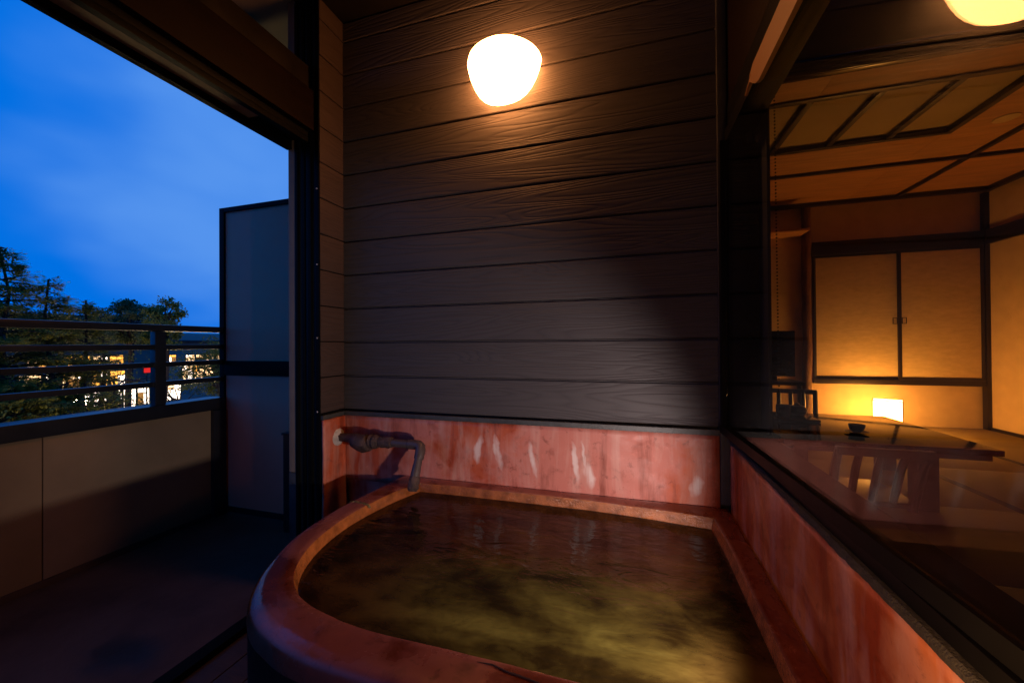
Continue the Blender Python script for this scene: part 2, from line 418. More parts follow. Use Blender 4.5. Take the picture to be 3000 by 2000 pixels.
hd = thing('door_header', 'dark timber beam and black sliding track above the balcony opening', 'beam')
box('lower_track', -1.42, -1.395, Y0, 1.337, .846, .905, 'black_alu', hd)
box('track_plate', -1.394, -1.30, Y0, 1.33, .880, .905, 'black_alu', hd)
box('track_insert', -1.385, -1.335, Y0, 1.13, .866, .8795, 'tan_board', hd)
box('inner_track', -1.325, -1.30, Y0, 1.33, .858, .8795, 'black_alu', hd)
box('timber_beam', -1.40, -1.275, Y0, 1.338, .906, 1.075, 'beam_wood', hd, .004)
box('transom_rail', -1.39, -1.30, Y0, 1.337, 1.076, 1.185, 'black_wood', hd, .003)
box('threshold', -1.40, -1.347, Y0, 1.33, FZ-.02, FZ+.022, 'black_alu', hd, .003)

# ------------------------------------------------------------------ balcony: railing, parapet, partition
XB = -2.45
pw = thing('parapet_wall', 'beige rendered parapet below the black balcony railing', 'wall')
ys = [1.80, 1.034, .10, -.65, Y0]
for a, b in zip(ys[1:], ys[:-1]):
    box('parapet_panel', XB-.06, XB, a+.002, b-.002, FZ+.03, -.392, 'parapet', pw, .003)
box('parapet_core', XB-.10, XB-.006, Y0, 1.80, FZ-.2, -.392, 'concrete', pw)
box('skirting', XB-.055, XB+.006, Y0, 1.80, FZ-.01, FZ+.028, 'concrete', pw)
rl = thing('balcony_railing', 'black metal balcony railing with four horizontal bars and a wide cap', 'railing')
box('cap', XB-.10, XB+.022, Y0, 1.818, -.39, -.318, 'rail_metal', rl, .006)
box('top_rail', XB-.045, XB+.012, Y0, 1.818, .082, .118, 'rail_metal', rl, .010)
for z in (-.005, -.100, -.205):
    box('bar', XB-.028, XB+.002, Y0, 1.818, z-.014, z+.014, 'rail_metal', rl, .004)
for y in (1.475, .30, -.87):
    box('post', XB-.030, XB+.010, y-.026, y+.026, -.318, .081, 'rail_metal', rl, .004)
box('end_post', XB-.06, XB+.03, 1.745, 1.819, FZ, -.391, 'rail_metal', rl, .004)

pt = thing('balcony_partition', 'pale grey balcony partition board in a black metal frame', 'partition')
YP = 1.83
box('upper_panel', -2.44, -1.40, YP, YP+.012, -.095, .845, 'partition_board', pt, .002)
box('lower_panel', -2.44, -1.40, YP, YP+.012, FZ+.04, -.185, 'partition_board', pt, .002)
box('frame_post', -2.478, -2.438, YP-.012, YP+.03, FZ, .866, 'black_alu', pt, .003)
box('frame_top', -2.4375, -1.40, YP-.012, YP+.03, .838, .866, 'black_alu', pt, .003)
box('frame_middle', -2.4375, -1.40, YP-.012, YP+.03, -.183, -.093, 'black_alu', pt, .003)
box('frame_foot', -2.4375, -1.40, YP-.006, YP+.03, FZ+.005, FZ+.04, 'rail_metal', pt, .003)
dp = thing('drain_cover', 'low dark metal upright standing against the foot of the partition', 'post')
box('cover', -1.865, -1.78, 1.72, 1.80, FZ, -.50, 'rail_metal', dp, .006)
box('cover_cap', -1.871, -1.774, 1.714, 1.806, -.5, -.488, 'rail_metal', dp, .003)

# ------------------------------------------------------------------ bathtub
OUT = [(-.945,1.474),(-.955,1.30),(-.970,1.10),(-.955,.93),(-.914,.815),(-.862,.715),(-.795,.640),(-.70,.590),(-.56,.562),(-.2,.555),(.15,.555),(.313,.555),(.313,.80),(.313,1.2),(.313,1.474),(-.1,1.474),(-.6,1.474)]
INN = [(-.818,1.402),(-.862,1.26),(-.885,1.09),(-.872,.95),(-.835,.840),(-.775,.757),(-.69,.702),(-.58,.675),(-.45,.665),(-.2,.667),(.12,.66),(.250,.66),(.250,.80),(.248,1.2),(.240,1.372),(-.1,1.408),(-.6,1.408)]
def densify(P, per=7):
    n = len(P); res = []
    corner = {0, 11, 14}
    for i in range(n):
        p0, p1, p2, p3 = P[i-1], P[i], P[(i+1) % n], P[(i+2) % n]
        if i in corner: p0 = p1
        if (i+1) % n in corner: p3 = p2
        for k in range(per):
            t = k/per; t2, t3 = t*t, t*t*t
            res.append(tuple(.5*((2*p1[c]) + (-p0[c]+p2[c])*t + (2*p0[c]-5*p1[c]+4*p2[c]-p3[c])*t2 + (-p0[c]+3*p1[c]-3*p2[c]+p3[c])*t3) for c in (0, 1)))
    return res
DO, DI = densify(OUT), densify(INN)
tb = thing('bathtub', 'red-brown rounded soaking bathtub with wide wet rim', 'bathtub')
from mathutils import noise as mnoise
def loft(name, prof, mat, parent, amp=0.0, bottom=False):
    bm = bmesh.new(); rings = []
    for s, z in prof:
        ring = []
        for (ox, oy), (ix, iy) in zip(DO, DI):
            x = ox+(ix-ox)*s; y = oy+(iy-oy)*s
            nz_ = mnoise.noise(Vector((x*6, y*6, z*4)))*amp + mnoise.noise(Vector((x*22, y*22, z*9)))*amp*.35
            on_edge = y > 1.46 or x > .30
            ring.append(bm.verts.new((x+(0 if on_edge else nz_*.5), y+(0 if on_edge else nz_*.5), z+nz_)))
        rings.append(ring)
    n = len(DO)
    for i in range(len(rings)-1):
        for k in range(n): bm.faces.new((rings[i][k], rings[i][(k+1) % n], rings[i+1][(k+1) % n], rings[i+1][k]))
    if bottom: bm.faces.new(rings[-1])
    o = to_obj(bm, name, mat, parent); smooth(o.data, 60); return o
loft('tub_side', [(.06, FZ), (.03, -.9), (.012, -.7), (.006, -.606)], 'tub_outer', tb)
rim = loft('rim', [(.006, -.6055), (.0, -.590), (.012, -.574), (.05, -.563), (.14, -.5575), (.3, -.5565), (.5, -.5565), (.7, -.557), (.84, -.5580), (.90, -.5605)], 'red_tub', tb, .0022)
loft('rim_lip', [(.90, -.5605), (.915, -.5640), (.945, -.572), (.985, -.584), (1.0, -.590), (1.0, -.615)], 'amber_edge', rim, .0022)
loft('basin', [(1.0, -.6155), (1.02, -.8), (1.06, -1.0)], 'red_tub', tb, 0, True)
# mossy joint across the left rim
bm = bmesh.new(); random.seed(11)
for k in range(60):
    t = k/59; x = -.972+t*.098; y = 1.172-.01*t+random.uniform(-.004, .004)
    z = -.5575 + (-.012*(abs(t-.5)*2)**6) + .001
    r = random.uniform(.0012, .0032)
    bmesh.ops.create_icosphere(bm, subdivisions=1, radius=r, matrix=Matrix.Translation((x, y, z)))
to_obj(bm, 'mossy_joint', 'moss', rim)
tube('crack', [(-.262, .640, -.5562), (-.235, .642, -.5562), (-.205, .634, -.5558), (-.18, .632, -.5558), (-.15, .628, -.5555), (-.12, .615, -.5555), (-.09, .60, -.5555)], [.0006, .0012, .0016, .0018, .0014, .0012, .0006], 'crack', rim, 6)
chp = lathe('chip_patch', [(0, .0012), (.012, .001), (.018, .0004), (.020, -.0012)], 'chip', rim, 18, sy=.5)
chp.location = (-.152, .660, -.5672); chp.rotation_euler = (R(-38), 0, R(-4))

wt = None
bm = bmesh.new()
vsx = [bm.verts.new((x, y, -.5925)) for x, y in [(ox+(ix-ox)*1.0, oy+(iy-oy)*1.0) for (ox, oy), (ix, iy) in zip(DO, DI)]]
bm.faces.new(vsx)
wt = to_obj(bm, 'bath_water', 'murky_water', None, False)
tag(wt, kind='structure')

# ------------------------------------------------------------------ spout pipe
pp = thing('spout_pipe', 'scale-crusted grey water pipe with valve bending down into the tub', 'pipe')
PY = 1.392
lathe('wall_flange', [(0, .03), (.020, .028), (.030, .018), (.042, .008), (.045, 0)], 'lime', pp, 20)
fl = bpy.data.objects['wall_flange']; fl.rotation_euler = (0, R(90), 0); fl.location = (XL+.003, PY+.035, -.405)
random.seed(21)
tube('inlet_pipe', [(XL+.005, PY+.035, -.405), (-1.20, PY+.03, -.402), (-1.15, PY+.015, -.40), (-1.115, PY+.005, -.40)], [.017, .018, .020, .021], 'pipe_scale', pp, 16, .10)
tube('valve_body', [(-1.13, PY+.004, -.40), (-1.12, PY, -.402), (-1.10, PY, -.408), (-1.075, PY, -.412), (-1.055, PY, -.410), (-1.045, PY, -.405)], [.020, .029, .034, .037, .034, .022], 'pipe_scale', pp, 16, .10)
tube('union_nut', [(-1.046, PY, -.403), (-1.04, PY, -.403), (-1.03, PY, -.403), (-1.02, PY, -.403), (-1.012, PY, -.403), (-1.0, PY, -.403)], [.024, .031, .026, .031, .027, .022], 'pipe_scale', pp, 14, .06)
tube('threaded_sleeve', [(-1.0005, PY, -.403), (-.985, PY, -.403), (-.97, PY, -.403), (-.955, PY, -.402), (-.942, PY, -.402), (-.937, PY, -.402)], [.020, .023, .020, .023, .021, .019], 'lime', pp, 14, .12)
bpy.data.objects['threaded_sleeve'].data.materials[0] = M['pipe_scale']
tube('straight_pipe', [(-.938, PY, -.402), (-.86, PY, -.402)], .0165, 'pipe_pvc', pp, 18)
tube('elbow', [(-.861, PY, -.402), (-.859, PY, -.402), (-.835, PY, -.402), (-.817, PY-.001, -.403), (-.806, PY-.006, -.408), (-.801, PY-.014, -.419), (-.800, PY-.024, -.436), (-.800, PY-.030, -.448)], [.0165, .0195, .0195, .020, .0205, .0200, .0195, .0192], 'pipe_pvc', pp, 18)
tube('down_pipe', [(-.800, PY-.029, -.446), (-.799, PY-.044, -.474), (-.798, PY-.058, -.500), (-.797, PY-.068, -.522)], [.016, .0165, .018, .018], 'pipe_pvc', pp, 16, .04)
tube('spout_tip', [(-.7975, PY-.062, -.508), (-.797, PY-.068, -.520), (-.797, PY-.073, -.532), (-.796, PY-.078, -.546), (-.796, PY-.081, -.556)], [.0195, .0215, .0185, .020, .015], 'pipe_scale', pp, 16, .14)

# ------------------------------------------------------------------ wall lamp
lp = thing('wall_lamp', 'glowing white half-bowl wall lamp on the dark siding', 'lamp')
prof = [(.0, -.128), (.030, -.126), (.058, -.119), (.084, -.104), (.106, -.081), (.123, -.053), (.136, -.022), (.143, .004), (.146, .020), (.143, .034), (.130, .046), (.10, .054), (.05, .058), (0, .059)]
lathe('shade', prof, 'lamp_glow', lp, 48, (-.461, YB-.030, 1.060), math.pi, 2*math.pi)
lathe('back_plate', [(0, 0), (.075, 0), (.075, .004), (0, .004)], 'brass', lp, 32)
b_ = bpy.data.objects['back_plate']; b_.rotation_euler = (R(90), 0, 0); b_.location = (-.463, YB, 1.03); b_.scale = (1, 1, 7.4)

# ------------------------------------------------------------------ window wall on the right
ww = thing('window_wall', 'red plaster dado wall below the window, stained by running water', 'wall')
sheet('plaster_face', lambda u, v, d: (XR+d, Y0+u*(1.477-Y0), -.60+v*(.60-.335)), 90, 12, 'red_plaster_side', ww, .0016, -.012)
box('core', XR+.014, XR+.10, Y0, 1.6, FZ, -.336, 'dark_wall', ww)
bm = bmesh.new(); rows = []
for k in range(241):
    y = Y0 + k*(1.475-Y0)/240
    a = mnoise.noise(Vector((y*9, 0, 0)))*.002 + mnoise.noise(Vector((y*41, 3, 0)))*.0025
    b = mnoise.noise(Vector((y*13, 9, 0)))*.0015 + mnoise.noise(Vector((y*55, 5, 0)))*.002
    rows.append([bm.verts.new(p) for p in ((XR+.02, y, -.322), (XR-.002+b*.6, y, -.3215), (XR-.006+b, y, -.326+b*.5), (XR-.005+b*1.2, y, -.334+a), (XR+.004, y, -.341+a*1.3), (XR+.02, y, -.341+a))])
for r0, r1 in zip(rows, rows[1:]):
    for q in range(5): bm.faces.new((r0[q], r0[q+1], r1[q+1], r1[q]))
to_obj(bm, 'mortar_bed', 'mortar', ww)
box('upper_wall', XR+.005, XR+.11, Y0, 1.6, .80, 1.56, 'beam_wood', ww)

wf = thing('room_window', 'wide black framed window looking into the lit guest room', 'window')
GX = .352
box('bottom_rail', XR+.004, XR+.085, Y0, 1.475, -.321, -.298, 'black_alu', wf, .003)
prism('sill_rail', [(.345, Y0), (.334, .30), (.280, 1.4395), (.385, 1.4395), (.385, Y0)], 'Z', -.2975, -.272, 'black_alu', wf)
box('head_rail', .302, .350, Y0, 1.4395, .655, .70, 'black_alu', wf, .003)
box('head_cover', XR+.002, XR+.085, Y0, 1.475, .7005, .799, 'black_alu', wf, .003)
box('stile', .288, XR+.085, 1.44, 1.461, -.2715, .6475, 'black_alu', wf, .003)
box('stile_rib', .281, .36, 1.405, 1.4395, -.2715, .654, 'black_alu', wf, .003)
def pane(p):
    bm = bmesh.new(); q = [bm.verts.new(v) for v in p]; r = [bm.verts.new((v[0]+.005, v[1], v[2])) for v in p]
    bm.faces.new(q); bm.faces.new(r[::-1])
    for i in range(4): bm.faces.new((q[i], r[i], r[(i+1) % 4], q[(i+1) % 4]))
    return to_obj(bm, 'glass_pane', 'window_glass', wf, False)
pane([(.339, .302, -.2715), (.292, 1.4045, -.2715), (.295, 1.4045, .6545), (.342, .302, .6545)])
pane([(.360, Y0, -.2715), (.350, .24, -.2715), (.350, .24, .6545), (.360, Y0, .6545)])
box('meeting_stile', .325, .385, .242, .300, -.2715, .6545, 'black_alu', wf, .003)
# flat wooden lath under the head rail
prism('header_lath', [(-.6, .609), (1.035, .610), (1.065, .620), (1.113, .655), (1.105, .668), (1.080, .679), (-.6, .677)], 'X', .290, .300, 'blind_slat', wf)
tube('lath_pin', [(.295, 1.095, .662), (.295, 1.155, .646)], [.006, .004], 'blind_slat', wf, 8)

# end wall behind the camera
ew = thing('end_wall', 'dark siding wall closing the bathing bay at its near end', 'wall')
box('backing', XL-.2, XR, Y0-.12, Y0-.02, FZ, 1.55, 'dark_wall', ew)
for k in range(17):
    z0 = FZ+k*PITCH
    if z0 > 1.45: break
    box('siding_board', XL-.15, XR, Y0-.02, Y0, z0+.002, min(z0+PITCH, 1.474)-.002, 'siding_x', ew, .004)

# ------------------------------------------------------------------ guest room behind the window
RX, RYB, RF, RC = 3.388, 5.096, -.88, 1.506
rf = tag(bpy.data.objects.new('room_floor', None), kind='structure'); C.objects.link(rf)
box('screed', .42, 3.6, Y0, RYB+.1, RF-.1, RF-.012, 'dark_wall', rf)
for i in range(4):
    for j in range(8):
        x0, y0 = .45+i*.735, Y0+.02+j*.81
        x1, y1 = x0+.735, min(y0+.81, RYB)
        box('tatami_mat', x0+.025, x1-.025, y0+.001, y1-.001, RF-.0118, RF, 'tatami', rf, .003)
        box('cloth_border', x0+.0005, x0+.0245, y0+.001, y1-.001, RF-.0118, RF+.0005, 'tatami_edge', rf, .001)
        box('cloth_border', x1-.0245, x1-.0005, y0+.001, y1-.001, RF-.0118, RF+.0005, 'tatami_edge', rf, .001)
rc = tag(bpy.data.objects.new('room_ceiling', None), kind='structure'); C.objects.link(rc)
Y1 = 2.62
box('ceiling_board', .42, 1.09-.0, 3.602, RYB, RC, RC+.02, 'ceiling_wood', rc)
box('ceiling_board', 1.092, 2.20, 3.602, RYB, RC, RC+.02, 'ceiling_wood', rc)
box('ceiling_board', 2.202, RX, Y1, RYB, RC, RC+.02, 'ceiling_wood', rc)
box('ceiling_board', .42, 1.118, Y1, 2.865, RC, RC+.02, 'ceiling_wood', rc)
box('ceiling_board', 1.121, 2.20, Y1, 2.865, RC, RC+.02, 'ceiling_wood', rc)
box('coffer_panel', .42, 2.20, 2.865, 3.60, RC+.026, RC+.04, 'ceiling_panel', rc)
for x in (.72, 1.095, 1.47, 1.846):
    box('coffer_bar', x-.018, x+.018, 2.867, 3.598, RC-.006, RC+.020, 'dark_frame', rc)
box('coffer_edge', .42, 2.225, 2.845, 2.885, RC-.012, RC+.0255, 'dark_frame', rc)
box('coffer_edge', .42, 2.225, 3.582, 3.62, RC-.012, RC+.0255, 'dark_frame', rc)
box('coffer_edge', 2.185, 2.225, 2.886, 3.581, RC-.012, RC+.0255, 'dark_frame', rc)
box('ceiling_batten', .42, RX, 4.09, 4.13, RC-.022, RC, 'dark_frame', rc)
box('ceiling_batten', 2.62, 2.66, Y1, 4.089, RC-.022, RC, 'dark_frame', rc)
box('ceiling_batten', 2.62, 2.66, 4.131, 4.979, RC-.022, RC, 'dark_frame', rc)
box('cornice', .42, RX, 4.98, 5.03, RC-.04, RC, 'dark_frame', rc)
box('cornice', RX-.05, RX, Y1, 4.979, RC-.04, RC, 'dark_frame', rc)
lathe('downlight_ring', [(.036, -.004), (.062, -.004), (.064, 0), (.036, .0)], 'fusuma_paper', rc, 28, (2.445, 3.50, RC-.001))
lathe('downlight_hole', [(0, 0), (.0355, 0), (.0355, .001), (0, .001)], 'dark_frame', rc, 20, (2.445, 3.50, RC-.003))
box('veranda_ceiling', .42, RX, Y0, Y1-.06, 1.95, 2.0, 'dark_ceiling', rc)

hb = thing('room_lintel', 'brown lintel with glossy lacquered mouldings crossing the room under the ceiling', 'beam')
box('moulding_strip', .42, RX, 2.585, 2.618, 1.492, 1.60, 'lacquer', hb)
tube('moulding', [(.42, 2.582, 1.512), (RX, 2.582, 1.512)], .015, 'lacquer', hb, 16)
tube('moulding', [(.42, 2.578, 1.562), (RX, 2.578, 1.562)], .017, 'lacquer', hb, 16)
box('upper_panel', .42, RX, 2.59, 2.618, 1.601, 1.97, 'black_wood', hb)

rw = thing('room_back_wall', 'ochre plaster wall of the guest room behind the sliding panels', 'wall')
box('plaster', .42, RX+.15, RYB, RYB+.1, RF, 1.6, 'room_plaster', rw)
rr = thing('room_side_wall', 'ochre plaster side wall at the right end of the guest room', 'wall')
box('plaster', RX, RX+.1, Y0, RYB-.001, RF, 2.0, 'room_plaster', rr)
box('picture_rail', RX-.03, RX-.0005, Y0, 5.035, .95, 1.09, 'dark_frame', rr)
box('skirting', RX-.012, RX-.0005, Y0, 5.05, RF+.001, RF+.028, 'dark_frame', rr, .001)
box('corner_post', 3.352, 3.40, 5.04, RYB-.0005, RF+.001, RC-.041, 'dark_frame', rr)
en = thing('room_end_wall', 'dark wall closing the guest room at its near end', 'wall')
box('plaster', .42, RX+.1, Y0-.1, Y0-.001, RF, 2.0, 'room_plaster', en)
ip = thing('interior_panel', 'dark wall panel inside the window beside the blind chain', 'wall panel')
box('panel', .40, .409, 1.36, 2.45, RF, 1.95, 'dark_wall', ip)
box('panel_rear', .40, .43, 2.451, RYB, RF, 1.6, 'dark_wall', ip)

fs = thing('sliding_panels', 'two ochre paper sliding closet panels in black frames above the lantern', 'sliding door')
box('lintel', 1.905, 3.351, 5.045, RYB-.001, .942, 1.085, 'dark_frame', fs)
box('sill', 1.915, 3.351, 5.045, RYB-.001, -.455, -.402, 'dark_frame', fs)
def fusuma(x0, x1, yy):
    p = box('panel', x0+.028, x1-.028, yy+.006, yy+.018, -.372, .915, 'fusuma_paper', fs)
    box('stile', x0, x0+.0275, yy, yy+.022, -.4015, .9415, 'dark_frame', p)
    box('stile', x1-.0275, x1, yy, yy+.022, -.4015, .9415, 'dark_frame', p)
    box('rail', x0+.028, x1-.028, yy, yy+.022, -.4015, -.3725, 'dark_frame', p)
    box('rail', x0+.028, x1-.028, yy, yy+.022, .9155, .9415, 'dark_frame', p)
    return p
a_ = fusuma(1.922, 2.695, 5.072); b_ = fusuma(2.662, 3.35, 5.048)
for p, x in ((a_, 2.645), (b_, 2.71)):
    yy = 5.045 if p is b_ else 5.069
    boxes('door_pull', [(x-.02, x-.014, yy, yy+.004, .18, .245), (x+.014, x+.02, yy, yy+.004, .18, .245), (x-.0135, x+.0135, yy, yy+.004, .239, .245), (x-.0135, x+.0135, yy, yy+.004, .18, .186)], 'dark_frame', p, .001)

lg = thing('alcove_post', 'knotty reddish log post at the alcove left of the sliding panels', 'post')
random.seed(4)
tube('log', [(1.853+random.uniform(-.006, .006), 5.05, z) for z in [RF+.001+i*.13 for i in range(18)]]+[(1.853, 5.05, RC-.002)], [.042+random.uniform(-.003, .003) for _ in range(19)], 'log', lg, 20, .05)
al = thing('alcove_shelf', 'pale-edged high shelf in the dark alcove left of the log post', 'shelf')
box('shelf_board', .45, 1.80, 4.8, RYB-.001, 1.165, 1.19, 'ceiling_wood', al)
box('alcove_side', 1.20, 1.215, 4.8, RYB-.001, RF, 1.164, 'dark_wall', al)
tv = thing('television', 'small dark flat television left of the log post', 'television')
box('screen', 1.20, 1.60, 4.66, 4.69, -.34, .10, 'tv_black', tv)
box('bezel', 1.19, 1.615, 4.691, 4.72, -.355, .115, 'black_alu', tv)
box('stand', 1.30, 1.45, 4.68, 4.80, -.40, -.3555, 'black_alu', tv)
tc_ = thing('television_cabinet', 'low dark cabinet board under the television', 'cabinet')
box('board', 1.0, 1.655, 4.55, 4.95, -.435, -.4005, 'dark_frame', tc_)
for x in (1.02, 1.62):
    box('leg', x-.015, x+.015, 4.60, 4.63, RF, -.4355, 'dark_frame', tc_)

ln = thing('paper_lantern', 'glowing square paper floor lantern in front of the sliding panels', 'lantern')
def rbox(name, cx, cy, hx, hy, z0, z1, rot, mat, parent, bev=.002):
    o = box(name, -hx, hx, -hy, hy, z0, z1, mat, parent, bev); o.location = (cx, cy, 0); o.rotation_euler = (0, 0, R(rot)); return o
LX, LY, LR = 2.41, 4.75, 62
rbox('paper_shade', LX, LY, .103, .103, RF+.03, -.580, LR, 'lantern_glow', ln, .004)
for sx_ in (-1, 1):
    for sy_ in (-1, 1):
        o = box('frame_post', sx_*.106-.004, sx_*.106+.004, sy_*.106-.004, sy_*.106+.004, RF, -.570, 'dark_frame', ln, .001); o.location = (LX, LY, 0); o.rotation_euler = (0, 0, R(LR))
rbox('base', LX, LY, .101, .101, RF+.012, RF+.0295, LR, 'dark_frame', ln)
for k in range(4):
    o = box('top_rail', -.1015, .1015, .1035, .1085, -.579, -.572, 'dark_frame', ln, .001); o.location = (LX, LY, 0); o.rotation_euler = (0, 0, R(LR+90*k))

tbl = thing('low_table', 'low dark lacquered table reflecting the sliding panels', 'table')
TZ = -.53
box('tabletop', .80, 1.715, 2.485, 3.42, TZ-.03, TZ, 'table_lacquer', tbl, .004)
for y in (2.53, 3.33): box('apron', .86, 1.70, y, y+.02, TZ-.065, TZ-.0305, 'dark_frame', tbl)
for x, y in ((.89, 2.57), (1.67, 3.31), (.89, 3.31), (1.46, 2.57)):
    box('leg', x-.045, x+.045, y-.02+.0, y+.06, RF+.001, TZ-.066, 'dark_frame', tbl, .005)
def floor_chair(name, label, cx, cy, rz, top):
    t = thing(name, label, 'floor chair', 'floor chairs')
    t.location = (cx, cy, RF); t.rotation_euler = (0, 0, R(rz))
    box('seat', -.20, .20, .0, .38, .02, .05, 'dark_frame', t, .008)
    for s in (-1, 1):
        tube('backrest_post', [(s*.175, .02, .01), (s*.178, -.01, top*.35), (s*.182, -.05, top*.7), (s*.186, -.10, top)], [.022, .021, .020, .018], 'dark_frame', t, 10)
    for x in (-.09, 0, .09):
        tube('slat', [(x, .01, .05), (x*1.02, -.012, top*.35), (x*1.04, -.05, top*.7), (x*1.06, -.095, top-.005)], [.016, .018, .018, .016], 'dark_frame', t, 8)
    box('top_rail', -.20, .20, -.118, -.085, top-.03, top+.012, 'dark_frame', t, .008)
    return t
floor_chair('floor_chair', 'slat-backed dark floor chair pushed under the low table', 1.20, 2.50, 0, .335)
floor_chair('floor_chair', 'dark floor chair by the log post beyond the table', 1.43, 4.25, 165, .42)
cp = thing('teacup', 'dark teacup on a saucer on the low table', 'cup')
lathe('cup', [(.018, .012), (.022, .014), (.034, .030), (.038, .05), (.039, .056), (.036, .056), (.034, .046), (.02, .022), (0, .02)], 'ceramic', cp, 28, (1.235, 2.72, TZ))
lathe('saucer', [(0, .001), (.03, .001), (.034, .006), (.054, .012), (.055, .015), (.034, .010), (0, .0105)], 'ceramic', cp, 28, (1.235, 2.72, TZ))
ty = thing('tea_tray', 'dark tray crowded with tea things at the left end of the table', 'tray')
box('tray', .92, 1.18, 3.02, 3.32, TZ+.001, TZ+.02, 'lacquer', ty, .004)
lathe('canister', [(0, 0), (.04, 0), (.042, .004), (.042, .075), (.038, .08), (0, .083)], 'ceramic', ty, 20, (1.0, 3.12, TZ+.0205))
lathe('teapot', [(0, 0), (.035, 0), (.055, .02), (.058, .04), (.045, .062), (.02, .068), (.008, .085), (0, .086)], 'ceramic', ty, 24, (1.11, 3.2, TZ+.0205))
ch = thing('blind_chain', 'fine beaded blind chain hanging inside the window', 'chain')
bm = bmesh.new()
for k in range(150):
    z = 1.0 - k*.0105
    bmesh.ops.create_icosphere(bm, subdivisions=1, radius=.0028, matrix=Matrix.Translation((.425+.010*(1-z)*.5, 1.375, z)))
to_obj(bm, 'beads', 'dark_wall', ch)

# ------------------------------------------------------------------ outside: trees and lit buildings
GZ = -6.0
def leaf_quad(V, F, p, d, n, l, wd):
    s = d.cross(n).normalized()*wd; i = len(V)
    V += [p, p+d*l*.5+s, p+d*l, p+d*l*.5-s]; F.append((i, i+1, i+2, i+3))
def mesh_py(name, V, F, mat, parent):
    me = bpy.data.meshes.new(name); me.from_pydata([tuple(v) for v in V], [], F); me.update(); return link(name, me, mat, parent)
def rv(a=1): return Vector((random.uniform(-a, a), random.uniform(-a, a), random.uniform(-a, a)))
def conifer(base, top, spread, label, seed, dens=1.0, low=.30, mat='needles'):
    random.seed(seed)
    t = thing('conifer_tree', label, 'tree', 'trees beyond the railing')
    bx, by = base; h = top-GZ
    bm = bmesh.new(); V, F = [], []
    tp = [(bx+random.uniform(-.04, .04)*i/8, by+random.uniform(-.04, .04)*i/8, GZ+h*i/12) for i in range(13)]
    bm_tube(bm, tp, [max(.012, .16*(1-i/12.3)) for i in range(13)], 8)
    z = top-.05
    while z > GZ+h*low:
        u = (top-z)/h; r = spread*min(1, (u*2.4)**.8)*random.uniform(.75, 1.1)+.06
        for _ in range(4 if u < .25 else 5):
            an = random.uniform(0, 2*math.pi); d = Vector((math.cos(an), math.sin(an), random.uniform(-.05, .55))).normalized()
            p0 = Vector((bx, by, z+random.uniform(-.05, .05))); pts = [p0]
            rr_ = r*random.uniform(.6, 1.1)
            for s in range(1, 6): pts.append(p0+d*rr_*s/5+Vector((0, 0, -.10*rr_*(s/5)**2)))
            bm_tube(bm, pts, [.016*(1-s/6.5)*(.5+r) for s in range(6)], 4, False)
            n = int((rr_+.15)*260*dens)
            for q in range(n):
                s = random.uniform(.12, 1.0); k = min(4, int(s*5)); p = pts[k].lerp(pts[k+1], s*5-k)
                side = (d.cross(Vector((0, 0, 1))).normalized()*random.choice((-1, 1))+Vector((0, 0, random.uniform(-.8, .25)))).normalized()
                ld = (side*random.uniform(.5, 1)+d*random.uniform(.2, .9)+Vector((0, 0, random.uniform(-.35, .15)))).normalized()
                leaf_quad(V, F, p+side*random.uniform(0, .16)*(1.25-s)+rv(.02), ld, Vector((0, 0, 1))+rv(.5), random.uniform(.05, .10), random.uniform(.006, .012))
        z -= random.uniform(.07, .13)
    to_obj(bm, 'trunk', 'bark', t); mesh_py('crown', V, F, mat, t)
def broadleaf(base, top, rx, ry, rz, label, seed, nclump=60, per=120, lsz=.05, mat='leaves', name='broadleaf_tree'):
    random.seed(seed)
    t = thing(name, label, 'tree', 'trees beyond the railing')
    bx, by = base; cz = top-rz; bm = bmesh.new(); V, F = [], []
    bm_tube(bm, [(bx+.03*math.sin(i), by+.03*math.cos(i*1.7), GZ+(cz-GZ)*i/8) for i in range(9)], [.11*(1-i/14) for i in range(9)], 8)
    for c in range(nclump):
        while True:
            q = rv()
            if .25 < q.length < 1: break
        cc = Vector((bx+q.x*rx, by+q.y*ry, cz+q.z*rz)); st = Vector((bx, by, cz+random.uniform(-.9, .2)*rz))
        mid = st.lerp(cc, .5)+Vector((0, 0, .06))
        bm_tube(bm, [st, mid, cc], [.022, .012, .004], 5, False)
        cr = random.uniform(.12, .26)*max(rx, rz)
        for k in range(per):
            d = rv(); p = cc+Vector((d.x*cr, d.y*cr, d.z*cr*.7))
            leaf_quad(V, F, p, rv().normalized(), rv().normalized(), lsz*random.uniform(.6, 1.3), lsz*random.uniform(.2, .36))
    to_obj(bm, 'trunk', 'bark', t); mesh_py('crown', V, F, mat, t)
conifer((-8.0, 3.02), 1.34, 1.25, 'tall spiky conifer with drooping sprays at the far left', 31, 1.15)
conifer((-8.1, 3.50), .98, .85, 'shorter thin conifer next to the tall spiky one', 32, .9, .74)
conifer((-8.3, 3.95), .74, .85, 'low sparse conifer right of the two pointed ones', 33, .8, .82)
conifer((-9.0, 4.52), .55, 1.1, 'thin conifer with a dark straight trunk before the lit windows', 34, .40, .72)
broadleaf((-9.0, 5.50), .93, .36, .36, .52, 'small leafy tree with rounded dark top beside the railing post', 35, 34, 150, .05)
broadleaf((-11.5, 6.3), 1.12, .75, .75, .60, 'hazy rounded tree behind, left of the leafy one', 36, 60, 170, .06, 'leaves_dark')
broadleaf((-12.2, 5.4), .86, 1.0, 1.2, .50, 'broad hazy tree behind the thin conifer', 37, 80, 150, .06, 'leaves_dark')
broadleaf((-9.5, 7.0), .12, .9, .9, .75, 'low leafy tree below the rail by the partition', 38, 56, 150, .05, 'leaves')
